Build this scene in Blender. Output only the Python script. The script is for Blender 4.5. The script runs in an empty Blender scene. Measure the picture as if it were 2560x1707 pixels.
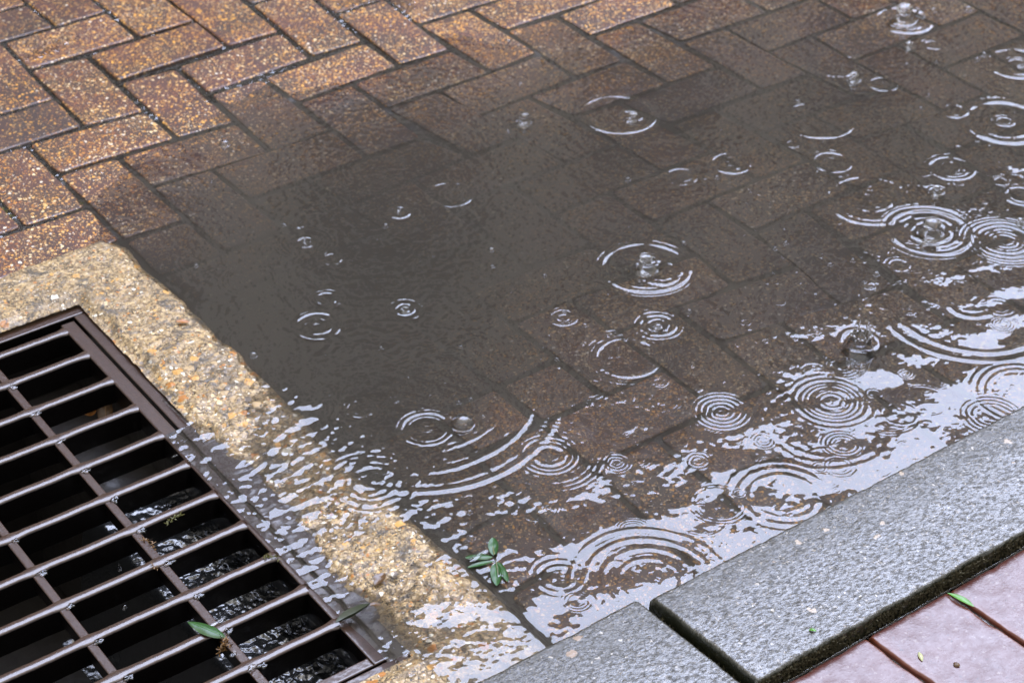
import bpy, bmesh, math, random
import numpy as np
from mathutils import Vector
R_ = np.random.default_rng(7)
random.seed(5)
sc = bpy.context.scene
COL = sc.collection

# ------------------------------------------------------------------ camera
CAM = np.array([-1.14, -2.8807, 1.5997]); YAW, PITCH, ROLL, FPX = 0.648260, 0.625285, 0.018086, 5221.245
_f = np.array([math.sin(YAW)*math.cos(PITCH), math.cos(YAW)*math.cos(PITCH), -math.sin(PITCH)])
_r = np.array([math.cos(YAW), -math.sin(YAW), 0.0]); _u = np.cross(_r, _f)
RT = math.cos(ROLL)*_r + math.sin(ROLL)*_u; UP = -math.sin(ROLL)*_r + math.cos(ROLL)*_u
cd = bpy.data.cameras.new('camera'); cam = bpy.data.objects.new('camera', cd); COL.objects.link(cam)
from mathutils import Matrix
cam.matrix_world = Matrix(((RT[0], UP[0], -_f[0], CAM[0]), (RT[1], UP[1], -_f[1], CAM[1]), (RT[2], UP[2], -_f[2], CAM[2]), (0, 0, 0, 1)))
cd.sensor_width = 36; cd.lens = 36*FPX/2560; cd.clip_start = .05; cd.clip_end = 3000
cd.dof.use_dof = True; cd.dof.focus_distance = 2.36; cd.dof.aperture_fstop = 9.0
sc.camera = cam
# ------------------------------------------------------------------ world: overcast sky, brighter where the sun stands behind the cloud
w = bpy.data.worlds.new('World'); sc.world = w; w.use_nodes = True
N = w.node_tree.nodes; L = w.node_tree.links; N.clear()
SUN_AZ, SUN_EL = math.radians(46), math.radians(49)      # azimuth from +Y towards +X
sky = N.new('ShaderNodeTexSky'); sky.sky_type = 'NISHITA'; sky.sun_disc = False
sky.sun_elevation = SUN_EL; sky.sun_rotation = SUN_AZ
bg1 = N.new('ShaderNodeBackground'); bg1.inputs[1].default_value = .02; L.new(sky.outputs[0], bg1.inputs[0])
tc = N.new('ShaderNodeTexCoord'); dot = N.new('ShaderNodeVectorMath'); dot.operation = 'DOT_PRODUCT'
nrm = N.new('ShaderNodeVectorMath'); nrm.operation = 'NORMALIZE'
L.new(tc.outputs['Generated'], nrm.inputs[0]); L.new(nrm.outputs[0], dot.inputs[0])
dot.inputs[1].default_value = (math.sin(SUN_AZ)*math.cos(SUN_EL), math.cos(SUN_AZ)*math.cos(SUN_EL), math.sin(SUN_EL))
mr = N.new('ShaderNodeMapRange'); mr.interpolation_type = 'SMOOTHERSTEP'
mr.inputs[1].default_value = .78; mr.inputs[2].default_value = .95; mr.inputs[3].default_value = .80; mr.inputs[4].default_value = 9.6
L.new(dot.outputs['Value'], mr.inputs[0])
bg2 = N.new('ShaderNodeBackground')
sz = N.new('ShaderNodeSeparateXYZ'); L.new(nrm.outputs[0], sz.inputs[0])
mz = N.new('ShaderNodeMapRange'); mz.interpolation_type = 'SMOOTHSTEP'; mz.inputs[1].default_value = .66; mz.inputs[2].default_value = .95; mz.inputs[4].default_value = 1.7; L.new(sz.outputs[2], mz.inputs[0])
az = N.new('ShaderNodeMath'); az.operation = 'ADD'; L.new(mr.outputs[0], az.inputs[0]); L.new(mz.outputs[0], az.inputs[1])
mc = N.new('ShaderNodeMix'); mc.data_type = 'RGBA'; mc.inputs[6].default_value = (.88, .86, .82, 1); mc.inputs[7].default_value = (.66, .755, 1.05, 1)
L.new(az.outputs[0], bg2.inputs[1])
mf = N.new('ShaderNodeMapRange'); mf.inputs[1].default_value = .6; mf.inputs[2].default_value = 3.0; L.new(mr.outputs[0], mf.inputs[0]); L.new(mf.outputs[0], mc.inputs[0]); L.new(mc.outputs[2], bg2.inputs[0])
ad = N.new('ShaderNodeAddShader'); L.new(bg1.outputs[0], ad.inputs[0]); L.new(bg2.outputs[0], ad.inputs[1])
wo = N.new('ShaderNodeOutputWorld'); L.new(ad.outputs[0], wo.inputs[0])
# ------------------------------------------------------------------ sun behind cloud
sd = bpy.data.lights.new('sun', 'SUN'); sd.energy = 1.8; sd.angle = math.radians(100); sd.color = (1, .86, .66)
so = bpy.data.objects.new('sun', sd); COL.objects.link(so)
sdir = Vector((math.sin(SUN_AZ)*math.cos(SUN_EL), math.cos(SUN_AZ)*math.cos(SUN_EL), math.sin(SUN_EL)))
so.rotation_euler = sdir.to_track_quat('Z', 'Y').to_euler()
sc.view_settings.view_transform = 'Standard'; sc.view_settings.look = 'None'
sc.view_settings.exposure = -0.12; sc.view_settings.gamma = 1.0
sc.cycles.volume_bounces = 3; sc.cycles.max_bounces = 12; sc.cycles.transmission_bounces = 12; sc.cycles.transparent_max_bounces = 12
sc.cycles.sample_clamp_indirect = 8.0

# ------------------------------------------------------------------ helpers
def U(px, py, z=0.0):
    """point of the plane at height z seen at photo pixel (px, py)"""
    px = np.asarray(px, float); py = np.asarray(py, float)
    d = _f*FPX + RT*(px[..., None]-1280) + UP*(853.5-py[..., None])
    t = (z-CAM[2])/d[..., 2]
    return CAM + d*t[..., None]
def tag(o, label=None, cat=None, group=None, kind=None):
    if label: o['label'] = label
    if cat: o['category'] = cat
    if group: o['group'] = group
    if kind: o['kind'] = kind
    return o
def empty(name, loc=(0, 0, 0)):
    o = bpy.data.objects.new(name, None); o.location = loc; o.empty_display_size = .02; COL.objects.link(o); return o
def mesh_np(name, V, F, mat, parent=None, smooth=True, attrs=None):
    """V (n,3); F list of (m,k) int arrays"""
    me = bpy.data.meshes.new(name); V = np.asarray(V, np.float32)
    if not isinstance(F, list): F = [F]
    loops = np.concatenate([f.ravel() for f in F]).astype(np.int32)
    tot = np.concatenate([np.full(len(f), f.shape[1]) for f in F]).astype(np.int32)
    st = np.concatenate([[0], np.cumsum(tot)[:-1]]).astype(np.int32)
    me.vertices.add(len(V)); me.vertices.foreach_set('co', V.ravel())
    me.loops.add(len(loops)); me.loops.foreach_set('vertex_index', loops)
    me.polygons.add(len(tot)); me.polygons.foreach_set('loop_start', st)
    me.polygons.foreach_set('use_smooth', np.full(len(tot), smooth))
    me.update(calc_edges=True)
    for k, a in (attrs or {}).items():
        at = me.attributes.new(k, 'FLOAT', 'POINT'); at.data.foreach_set('value', np.asarray(a, np.float32))
    if mat is not None: me.materials.append(mat)
    o = bpy.data.objects.new(name, me); COL.objects.link(o)
    if parent is not None: o.parent = parent
    return o
def grid_faces(nx, ny, off=0):
    i = np.arange(nx*ny).reshape(ny, nx)+off
    return np.stack([i[:-1, :-1], i[:-1, 1:], i[1:, 1:], i[1:, :-1]], -1).reshape(-1, 4)
def grid_obj(name, X, Y, Z, mat, parent=None, mask=None, attrs=None):
    ny, nx = X.shape; F = grid_faces(nx, ny)
    if mask is not None: F = F[mask.ravel()[F].all(1)]
    V = np.stack([X, Y, Z], -1).reshape(-1, 3)
    if mask is not None:
        used = np.zeros(len(V), bool); used[F.ravel()] = True; re = np.cumsum(used)-1
        V = V[used]; F = re[F]
        if attrs: attrs = {k: np.asarray(a).ravel()[used] for k, a in attrs.items()}
    elif attrs: attrs = {k: np.asarray(a).ravel() for k, a in attrs.items()}
    return mesh_np(name, V, F, mat, parent, True, attrs)
def ss(a, b, x):
    t = np.clip((x-a)/(b-a), 0, 1); return t*t*(3-2*t)
def waves(X, Y, n, l0, l1, seed, aniso=None):
    """sum of n sine waves of wavelength l0..l1, unit rms slope"""
    r = np.random.default_rng(seed); Z = np.zeros_like(X); s2 = 0
    for k in range(n):
        l = l0*(l1/l0)**r.random(); a = r.random()*2*np.pi if aniso is None else aniso[0]+aniso[1]*r.normal()
        kk = 2*np.pi/l; A = l
        wob = .35*l*np.sin(2*np.pi*(X*math.sin(a)-Y*math.cos(a))/(l*r.uniform(2.5, 5))+r.random()*6)
        Z += A*np.sin(kk*(X*math.cos(a)+Y*math.sin(a)+wob)+r.random()*6.28); s2 += (A*kk)**2/2
    return Z/math.sqrt(s2)
def vnoise(X, Y, cell, seed, octs=3):
    """value noise in -1..1 with features of size cell (m)"""
    r = np.random.default_rng(seed); out = np.zeros_like(X, dtype=float); amp = 1; tot = 0
    for o in range(octs):
        T = r.random((256, 256))*2-1
        u = X/cell+37.1*(o+1); v = Y/cell+91.7*(o+1)
        iu = np.floor(u).astype(int); iv = np.floor(v).astype(int); fu = u-iu; fv = v-iv
        fu = fu*fu*(3-2*fu); fv = fv*fv*(3-2*fv)
        g = lambda a, b: T[a % 256, b % 256]
        out += amp*((g(iu, iv)*(1-fu)+g(iu+1, iv)*fu)*(1-fv)+(g(iu, iv+1)*(1-fu)+g(iu+1, iv+1)*fu)*fv)
        tot += amp; amp *= .5; cell *= .5
    return out/tot
class Field:
    """smooth field through control points (normalised gaussian weights)"""
    def __init__(s, pts, val, sig): s.p = np.asarray(pts, float); s.v = np.asarray(val, float); s.s = sig
    def __call__(s, X, Y):
        num = 0; den = 1e-12
        for (x, y), v in zip(s.p, s.v):
            d2 = (X-x)**2+(Y-y)**2
            g = np.exp(-d2/(2*s.s**2))+1e-4/(1+d2/s.s**2)**2
            num = num+g*v; den = den+g
        return num/den

# ------------------------------------------------------------------ materials
class M:
    def __init__(s, name):
        s.m = bpy.data.materials.new(name); s.m.use_nodes = True; s.t = s.m.node_tree; s.t.nodes.clear()
        s.out = s.t.nodes.new('ShaderNodeOutputMaterial'); s.co = None
    def n(s, typ, _ins=None, **kw):
        nd = s.t.nodes.new(typ)
        for k, v in kw.items(): setattr(nd, k, v)
        for k, v in (_ins or {}).items(): s.set(nd.inputs[k], v)
        return nd
    def set(s, inp, v):
        if hasattr(v, 'is_output'): s.t.links.new(v, inp)
        elif isinstance(v, (tuple, list)) and len(v) == 3 and inp.type == 'RGBA': inp.default_value = (*v, 1)
        else: inp.default_value = v
    def obj(s):
        if s.co is None: s.co = s.n('ShaderNodeTexCoord').outputs['Object']
        return s.co
    def noise(s, scale, detail=3, rough=.55, vec=None, dist=0):
        return s.n('ShaderNodeTexNoise', {'Vector': vec or s.obj(), 'Scale': scale, 'Detail': detail, 'Roughness': rough, 'Distortion': dist}).outputs[0]
    def vor(s, scale, rnd=1.0, vec=None, feature='F1'):
        return s.n('ShaderNodeTexVoronoi', {'Vector': vec or s.obj(), 'Scale': scale, 'Randomness': rnd}, feature=feature)
    def math(s, op, a, b=0.0, c=None, clamp=False):
        nd = s.n('ShaderNodeMath', {0: a, 1: b}, operation=op, use_clamp=clamp)
        if c is not None: s.set(nd.inputs[2], c)
        return nd.outputs[0]
    def rng(s, v, a, b, c=0.0, d=1.0, smooth=True):
        return s.n('ShaderNodeMapRange', {0: v, 1: a, 2: b, 3: c, 4: d}, interpolation_type='SMOOTHSTEP' if smooth else 'LINEAR').outputs[0]
    def mix(s, f, a, b, blend='MIX'):
        nd = s.n('ShaderNodeMix', data_type='RGBA', blend_type=blend)
        s.set(nd.inputs[0], f); s.set(nd.inputs[6], a); s.set(nd.inputs[7], b); return nd.outputs[2]
    def ramp(s, v, stops, interp='LINEAR'):
        nd = s.n('ShaderNodeValToRGB', {0: v}); cr = nd.color_ramp; cr.interpolation = interp
        while len(cr.elements) < len(stops): cr.elements.new(.5)
        for e, (p, c) in zip(cr.elements, stops): e.position = p; e.color = (*c, 1)
        return nd.outputs[0]
    def attr(s, name): return s.n('ShaderNodeAttribute', attribute_name=name).outputs['Fac']
    def bump(s, h, dist=.001, strength=1.0, normal=None):
        nd = s.n('ShaderNodeBump', {'Height': h, 'Distance': dist, 'Strength': strength})
        if normal is not None: s.set(nd.inputs['Normal'], normal)
        return nd.outputs[0]
    def bsdf(s, col, rough=.5, normal=None, **kw):
        nd = s.n('ShaderNodeBsdfPrincipled'); s.set(nd.inputs['Base Color'], col); s.set(nd.inputs['Roughness'], rough)
        if normal is not None: s.set(nd.inputs['Normal'], normal)
        for k, v in kw.items(): s.set(nd.inputs[k.replace('_', ' ')], v)
        s.t.links.new(nd.outputs[0], s.out.inputs[0]); return nd
def sepx(m, c):  # one channel of a colour
    return m.n('ShaderNodeSeparateColor', {0: c})

def mat_brick():
    m = M('aggregate_brick'); tint = m.attr('tint')
    warp = m.n('ShaderNodeVectorMath', {0: m.obj(), 1: m.n('ShaderNodeVectorMath', {0: m.n('ShaderNodeTexNoise', {'Vector': m.obj(), 'Scale': 260.}).outputs[1], 1: (.004, .004, .004)}, operation='MULTIPLY').outputs[0]}, operation='ADD').outputs[0]
    v1 = m.vor(175, .95, warp); v2 = m.vor(330, 1, warp); v3 = m.vor(760, 1)
    c1 = sepx(m, v1.outputs['Color']); c2 = sepx(m, v2.outputs['Color']); c3 = sepx(m, v3.outputs['Color'])
    dens = m.rng(m.noise(14, 2), .3, .7, -.12, .12)
    tamt = m.math('MULTIPLY', m.math('SUBTRACT', tint, .5), .25); dens = m.math('ADD', dens, tamt)
    # a cell holds a pebble when its random value is low; pebble radius varies
    def peb(v, c, thr, rad):
        has = m.math('LESS_THAN', c.outputs[0], m.math('ADD', dens, thr))
        r = m.math('MULTIPLY_ADD', c.outputs[1], rad*.5, rad*.6)
        e = m.math('SUBTRACT', r, v.outputs['Distance'])
        return m.math('MULTIPLY', m.rng(e, 0, .04), has), m.math('MULTIPLY', m.math('MAXIMUM', e, 0), has)
    k1, h1 = peb(v1, c1, .50, .42); k2, h2 = peb(v2, c2, .55, .42); k3, h3 = peb(v3, c3, .20, .42)
    st = [(0, (.28, .09, .012)), (.16, (.55, .22, .022)), (.34, (.80, .38, .045)), (.52, (.55, .28, .08)), (.70, (.72, .42, .13)), (.86, (.85, .62, .32)), (.96, (.80, .70, .54))]
    p1 = m.ramp(c1.outputs[2], st, 'CONSTANT'); p2 = m.ramp(c2.outputs[2], st, 'CONSTANT'); p3 = m.ramp(c3.outputs[2], st, 'CONSTANT')
    base = m.mix(m.noise(45, 4), (.014, .007, .004), (.066, .024, .009))
    base = m.mix(m.rng(m.noise(9, 2), .35, .7), base, (.085, .026, .015))
    base = m.mix(m.math('MULTIPLY', m.rng(m.noise(900, 2), .55, .8), .4), base, (.26, .14, .06))
    c = m.mix(k3, base, p3); c = m.mix(k2, c, p2); c = m.mix(k1, c, p1)
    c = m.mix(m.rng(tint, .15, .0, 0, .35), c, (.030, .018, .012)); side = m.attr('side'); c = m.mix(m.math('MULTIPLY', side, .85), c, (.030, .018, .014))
    mud = m.math('MULTIPLY', m.rng(m.noise(26, 4, .6), .5, .72), .3); c = m.mix(mud, c, (.075, .052, .034))
    h = m.math('ADD', m.math('MULTIPLY', h1, .9), m.math('MULTIPLY', h2, .5)); h = m.math('ADD', h, m.math('MULTIPLY', m.noise(600, 3), .22)); h = m.math('MULTIPLY', h, m.math('MULTIPLY_ADD', side, -.7, 1.0))
    nb = m.bump(h, .0012, .6)
    m.bsdf(c, .5, nb, Coat_Weight=m.math('MAXIMUM', m.rng(m.noise(30, 3), .35, .7, .12, .5), side), Coat_IOR=1.6, Coat_Roughness=.10, Coat_Normal=m.bump(h, .0009, .6))
    return m.m
def mat_sand():
    m = M('wet_joint_sand'); n = m.noise(400, 3)
    h = m.math('ADD', m.noise(250, 3), m.math('MULTIPLY', m.vor(420).outputs['Distance'], .6))
    m.bsdf(m.mix(n, (.010, .009, .008), (.040, .032, .026)), .12, m.bump(h, .002, 1.0), Coat_Weight=1., Coat_Roughness=.05)
    return m.m
def mat_collar():
    m = M('exposed_aggregate_concrete')
    big = m.attr('worn')
    warp = m.n('ShaderNodeVectorMath', {0: m.obj(), 1: m.n('ShaderNodeVectorMath', {0: m.n('ShaderNodeTexNoise', {'Vector': m.obj(), 'Scale': 120.}).outputs[1], 1: (.008, .008, .008)}, operation='MULTIPLY').outputs[0]}, operation='ADD').outputs[0]
    v1 = m.vor(62, 1, warp); v2 = m.vor(150, 1, warp); v3 = m.vor(380, 1, warp)
    c1 = sepx(m, v1.outputs['Color']); c2 = sepx(m, v2.outputs['Color']); c3 = sepx(m, v3.outputs['Color'])
    def peb(v, c, thr, rad, soft):
        has = m.math('LESS_THAN', c.outputs[0], thr); r = m.math('MULTIPLY_ADD', c.outputs[1], rad*.5, rad*.6)
        e = m.math('SUBTRACT', r, v.outputs['Distance'])
        return m.math('MULTIPLY', m.rng(e, 0, soft), has), m.math('MULTIPLY', m.math('MAXIMUM', e, 0), has)
    t1 = m.math('MULTIPLY_ADD', big, .42, .05); k1, h1 = peb(v1, c1, t1, .40, .04)
    k2, h2 = peb(v2, c2, m.math('MULTIPLY_ADD', big, .30, .22), .42, .06); k3, h3 = peb(v3, c3, .45, .42, .1)
    st = [(0, (.45, .18, .03)), (.2, (.60, .32, .08)), (.4, (.50, .35, .18)), (.58, (.72, .54, .30)), (.74, (.80, .73, .58)), (.9, (.26, .21, .17))]
    base = m.mix(m.rng(m.noise(180, 4, .7), .3, .7), (.13, .075, .028), (.62, .44, .21))
    base = m.mix(m.rng(m.noise(9, 3), .45, .75), base, (.20, .14, .07))
    c = m.mix(k3, base, m.ramp(c3.outputs[2], st, 'CONSTANT'))
    pits = m.rng(m.noise(300, 4, .7, dist=1.), .50, .58); blot = m.rng(m.noise(55, 5, .7), .44, .58)
    pm = m.math('MAXIMUM', m.math('MULTIPLY', pits, m.math('ADD', m.math('MULTIPLY', blot, .8), .25)), m.math('MULTIPLY', m.rng(m.noise(90, 5, .75, dist=2.), .58, .64), .9), clamp=True)
    c = m.mix(pm, c, (.022, .017, .012))
    c = m.mix(k2, c, m.ramp(c2.outputs[2], st, 'CONSTANT')); c = m.mix(k1, c, m.ramp(c1.outputs[2], st, 'CONSTANT'))
    c = m.mix(m.math('MULTIPLY', m.rng(m.noise(28, 6, .75, dist=.6), .50, .64), .85), c, (.05, .042, .032))
    c = m.mix(m.attr('dirt'), c, (.045, .036, .028))
    h = m.math('SUBTRACT', m.math('ADD', m.math('MULTIPLY', h1, 1.6), m.math('MULTIPLY', h2, .8)), m.math('MULTIPLY', pm, .35))
    h = m.math('ADD', h, m.math('MULTIPLY', m.noise(500, 3), .3))
    nb = m.bump(h, .0018, .6)
    m.bsdf(c, .5, nb, Coat_Weight=m.rng(m.noise(22, 3), .40, .62, .08, .6), Coat_Roughness=.12, Coat_Normal=m.bump(h, .0014, .6))
    return m.m
def mat_kerb():
    m = M('wet_kerb_concrete')
    sc_ = m.n('ShaderNodeMapping', {'Vector': m.obj(), 'Rotation': (0, 0, math.radians(38)), 'Scale': (.55, 1.0, 1)}).outputs[0]
    wv = m.n('ShaderNodeVectorMath', {0: m.obj(), 1: m.n('ShaderNodeVectorMath', {0: m.n('ShaderNodeTexNoise', {'Vector': m.obj(), 'Scale': 180.}).outputs[1], 1: (.010, .010, .010)}, operation='MULTIPLY').outputs[0]}, operation='ADD').outputs[0]
    v = m.vor(190, 1, wv); c = sepx(m, v.outputs['Color']); v2 = m.vor(48, 1, wv); c2 = sepx(m, v2.outputs['Color'])
    base = m.mix(m.rng(m.noise(420, 3), .35, .65), (.012, .010, .006), (.085, .074, .052)); base = m.mix(m.math('MULTIPLY', m.rng(m.noise(25, 5, .7), .4, .65), .5), base, (.040, .036, .024))
    k = m.math('MULTIPLY', m.rng(m.math('SUBTRACT', .34, v.outputs['Distance']), 0, .08), m.math('LESS_THAN', c.outputs[0], .30))
    k2 = m.math('MULTIPLY', m.rng(m.math('SUBTRACT', m.math('MULTIPLY_ADD', c2.outputs[1], .15, .18), v2.outputs['Distance']), 0, .05), m.math('LESS_THAN', c2.outputs[0], .13))
    col = m.mix(k, base, m.ramp(c.outputs[2], [(0, (.13, .11, .085)), (.5, (.22, .19, .15)), (.85, (.40, .36, .30))], 'CONSTANT'))
    col = m.mix(k2, col, m.ramp(c2.outputs[2], [(0, (.26, .18, .11)), (.5, (.36, .28, .20))], 'CONSTANT'))
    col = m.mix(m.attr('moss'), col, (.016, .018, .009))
    h = m.math('ADD', m.noise(290, 4, .65, sc_, .2), m.math('MULTIPLY', m.noise(900, 2, .5, sc_), .35)); h = m.math('ADD', h, m.math('MULTIPLY', k2, .15))
    rough = m.rng(m.noise(30, 3), .35, .7, .20, .38)
    film = m.math('MULTIPLY', m.rng(m.noise(230, 4, .7, sc_), .40, .56), m.rng(m.n('ShaderNodeSeparateXYZ', {0: m.obj()}).outputs[1], -1.640, -1.70, .50, 1.0))
    m.bsdf(col, rough, m.bump(h, .0016, .85), Coat_Weight=m.math('MULTIPLY_ADD', film, .95, .05), Coat_Roughness=.08, Coat_Normal=m.bump(h, .0010, .8), Coat_IOR=1.75)
    return m.m
def mat_paver():
    m = M('red_clay_paver'); n = m.noise(70, 4)
    base = m.mix(m.noise(35, 4), (.065, .018, .012), (.12, .045, .034)); base = m.mix(m.rng(m.noise(160, 3), .6, .7), base, (.17, .11, .09))
    base = m.mix(m.math('MULTIPLY', m.rng(m.noise(210, 2), .66, .72), .8), base, (.04, .02, .02))
    base = m.mix(m.attr('side'), base, (.13, .035, .015))
    h = m.math('ADD', m.noise(45, 3), m.math('MULTIPLY', m.noise(420, 2), .12))
    m.bsdf(base, .28, m.bump(h, .0008, .6), Coat_Weight=m.rng(m.noise(90, 5, .7), .35, .65, .45, 1.), Coat_Roughness=.17, Coat_Normal=m.bump(m.noise(300, 4), .0006, .8), Coat_IOR=1.43)
    return m.m
def mat_iron():
    m = M('wet_cast_iron'); n = m.noise(300, 4)
    c = m.mix(n, (.020, .010, .006), (.085, .045, .030)); c = m.mix(m.rng(m.noise(40, 3), .55, .75), c, (.06, .032, .020))
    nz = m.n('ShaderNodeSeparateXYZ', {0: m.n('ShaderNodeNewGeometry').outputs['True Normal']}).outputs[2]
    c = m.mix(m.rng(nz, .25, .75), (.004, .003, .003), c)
    h = m.math('ADD', m.noise(520, 3), m.math('MULTIPLY', m.noise(60, 2), .5))
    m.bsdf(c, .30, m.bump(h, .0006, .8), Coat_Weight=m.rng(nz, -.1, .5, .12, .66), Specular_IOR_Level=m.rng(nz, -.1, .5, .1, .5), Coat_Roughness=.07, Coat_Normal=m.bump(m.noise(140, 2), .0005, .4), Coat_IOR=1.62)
    return m.m
def mat_simple(name, a, b, scale=80, rough=.4, coat=.5, bs=.0006):
    m = M(name); n = m.noise(scale, 4)
    m.bsdf(m.mix(n, a, b), rough, m.bump(n, bs, .6), Coat_Weight=coat, Coat_Roughness=.1); return m.m
def mat_water(vol=True):
    m = M('murky_water' if vol else 'clear_water')
    bk = m.n('ShaderNodeNewGeometry').outputs['Backfacing']
    fr = m.n('ShaderNodeFresnel', {'IOR': m.math('MULTIPLY_ADD', bk, -.27, 1.6)})
    gl = m.n('ShaderNodeBsdfGlossy', {'Color': (1, 1, 1), 'Roughness': .0}); rf = m.n('ShaderNodeBsdfRefraction', {'Color': (1, 1, 1), 'Roughness': 0.0, 'IOR': 1.33})
    mx = m.n('ShaderNodeMixShader', {0: fr.outputs[0], 1: rf.outputs[0], 2: gl.outputs[0]}); m.t.links.new(mx.outputs[0], m.out.inputs[0])
    if vol:
        pv = m.n('ShaderNodeVolumePrincipled'); pv.inputs['Color'].default_value = (.34, .305, .26, 1); pv.inputs['Density'].default_value = 87.0
        m.t.links.new(pv.outputs[0], m.out.inputs[1])
    return m.m
def mat_bubble():
    m = M('water_film')
    lw = m.n('ShaderNodeLayerWeight', {'Blend': .25})
    gl = m.n('ShaderNodeBsdfGlossy', {'Roughness': .02}); tr = m.n('ShaderNodeBsdfTransparent', {'Color': (.96, .96, .97)})
    f = m.math('MULTIPLY_ADD', lw.outputs['Fresnel'], 1.3, .06, True)
    mx = m.n('ShaderNodeMixShader', {0: f, 1: tr.outputs[0], 2: gl.outputs[0]}); m.t.links.new(mx.outputs[0], m.out.inputs[0]); return m.m
def mat_glasswater():
    m = M('splash_water')
    gl = m.n('ShaderNodeBsdfGlass', {'Roughness': .0, 'IOR': 1.36}); m.t.links.new(gl.outputs[0], m.out.inputs[0]); return m.m
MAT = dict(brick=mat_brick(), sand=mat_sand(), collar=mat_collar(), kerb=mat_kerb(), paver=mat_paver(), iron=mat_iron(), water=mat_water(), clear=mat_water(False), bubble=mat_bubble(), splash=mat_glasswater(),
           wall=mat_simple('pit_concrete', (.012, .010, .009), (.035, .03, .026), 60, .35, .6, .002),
           moss=mat_simple('moss', (.030, .027, .013), (.13, .11, .058), 300, .8, .0),
           asphalt=mat_simple('wet_asphalt', (.03, .03, .03), (.06, .06, .06), 90, .3, .6),
           facade=mat_simple('facade_render', (.66, .61, .52), (.80, .74, .64), 2, .8, 0.),
           glass=mat_simple('window_glass', (.02, .022, .025), (.03, .03, .035), 1, .1, .5),
           trim=mat_simple('painted_trim', (.45, .43, .40), (.5, .48, .45), 4, .6, 0.))

# ------------------------------------------------------------------ heights, read off the photo (mm below the water)
DEP = [(0,0,-9),(0,400,-7),(150,420,-5),(150,600,-4),(380,340,-3),(440,350,-2),(520,340,0),(400,260,-4),(540,240,-3),(600,130,-4),(800,200,-2.5),(880,160,-1.5),(700,320,3),(600,420,5),(450,480,3),(300,420,1),(330,500,2),(400,560,5),(450,600,11),
       (500,700,22),(650,520,17),(700,450,17),(800,400,11),(900,330,8),(1000,220,2),(1150,170,1),(1280,60,-2),(1260,220,3.5),(1100,350,12),(1300,350,12),(1500,230,7),(1700,150,5),(1850,60,1.5),(2000,50,1.5),(2200,20,2.5),(1500,40,-1.5),(1900,170,7),(2100,150,10),(2400,150,10),(2500,20,5),
       (2200,300,10),(1900,300,13),(1600,350,13),(1000,600,23),(1200,700,18),(900,800,32),(1300,500,15),(1500,450,11),(1650,470,9),(1800,430,10),(1700,560,10),(1850,500,7),(2000,500,10),(2200,560,8),(2400,400,12),(1600,700,13),(1800,700,9),(2100,760,9),(2400,700,10),(1400,800,10),(1330,870,8),
       (1360,960,3.5),(1480,900,6),(1600,880,9),(1500,1060,5.5),(1620,960,8),(1330,1120,5),(1150,1130,6),(1100,1050,10),(1000,1050,17),(880,1050,26),(850,1000,28),(1700,950,8),(1900,860,7),(1200,1250,5),(1500,1200,8),(1380,1320,8),(1250,1380,9),(1380,1410,3.5),(1440,1550,-.6),(1520,1500,1),(1600,1440,4),(1700,1300,5),(2100,1100,6),(2400,950,6),(700,850,34),(-300,0,-12),(-200,600,-8),(800,0,-8)]
dp = U([d[0] for d in DEP], [d[1] for d in DEP]); TF = Field(dp[:, :2], [-d[2]/1000 for d in DEP], .060)
def terrain(X, Y): return TF(X, Y)

# ------------------------------------------------------------------ road ground and building over the road (seen mirrored in the puddle)
def plane(name, x0, x1, y0, y1, z, mat, holes=None):
    V = [(x0, y0, z), (x1, y0, z), (x1, y1, z), (x0, y1, z)]
    return mesh_np(name, V, np.array([[0, 1, 2, 3]]), mat, None, False)
V = [(-600, -600, -.02), (600, -600, -.02), (600, 600, -.02), (-600, 600, -.02), (-1.6, -1.62, -.02), (2.1, -1.62, -.02), (2.1, .8, -.02), (-1.6, .8, -.02)]
V = [(a, b, -.018 if k < 4 else -.012) for k, (a, b, c) in enumerate(V)]
tag(mesh_np('road', V, np.array([[0, 1, 5, 4], [1, 2, 6, 5], [2, 3, 7, 6], [3, 0, 4, 7]]), MAT['asphalt'], None, False), kind='structure')
def bxv(x0, x1, y0, y1, z0, z1):
    V = np.array([(x, y, z) for z in (z0, z1) for y in (y0, y1) for x in (x0, x1)], float)
    F = np.array([[0, 2, 3, 1], [4, 5, 7, 6], [0, 1, 5, 4], [2, 6, 7, 3], [0, 4, 6, 2], [1, 3, 7, 5]]); return V, F
def boxes(name, L_, mat, parent=None, smooth=False):
    Vs, Fs, n = [], [], 0
    for b in L_:
        v, f = bxv(*b); Vs.append(v); Fs.append(f+n); n += 8
    return mesh_np(name, np.concatenate(Vs), np.concatenate(Fs), mat, parent, smooth)
YB = 11.0; HB = 1.180*(YB+1.50)
bl = tag(empty('building', (5, YB, 0)), 'tall rendered building across the road, mirrored dark in the puddle', 'building')
def bpart(name, L_, mat, par=None):
    o = boxes(name, L_, mat, par or bl)
    if par is None: o.location = (-5, -YB, 0)
    return o
bpart('wall', [(-30, 45, YB, YB+8, -.05, HB-.5)], MAT['facade'])
bpart('roof', [(-30.3, 45.3, YB-.02, YB+8.3, HB-.5, HB)], MAT['trim'])
for fl in range(4):
    for k in range(-8, 14):
        z0 = 1.0+fl*3.3; x0 = k*3.1+.8
        wn = bpart('window', [(x0-.08, x0+1.98, YB-.07, YB-.002, z0-.1, z0), (x0-.08, x0+1.98, YB-.05, YB-.002, z0+2.2, z0+2.3), (x0-.08, x0, YB-.05, YB-.002, z0, z0+2.2), (x0+1.9, x0+1.98, YB-.05, YB-.002, z0, z0+2.2)], MAT['trim'])
        pn = boxes('pane', [(x0, x0+1.9, YB-.02, YB-.001, z0, z0+2.2)], MAT['glass'], wn)

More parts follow.
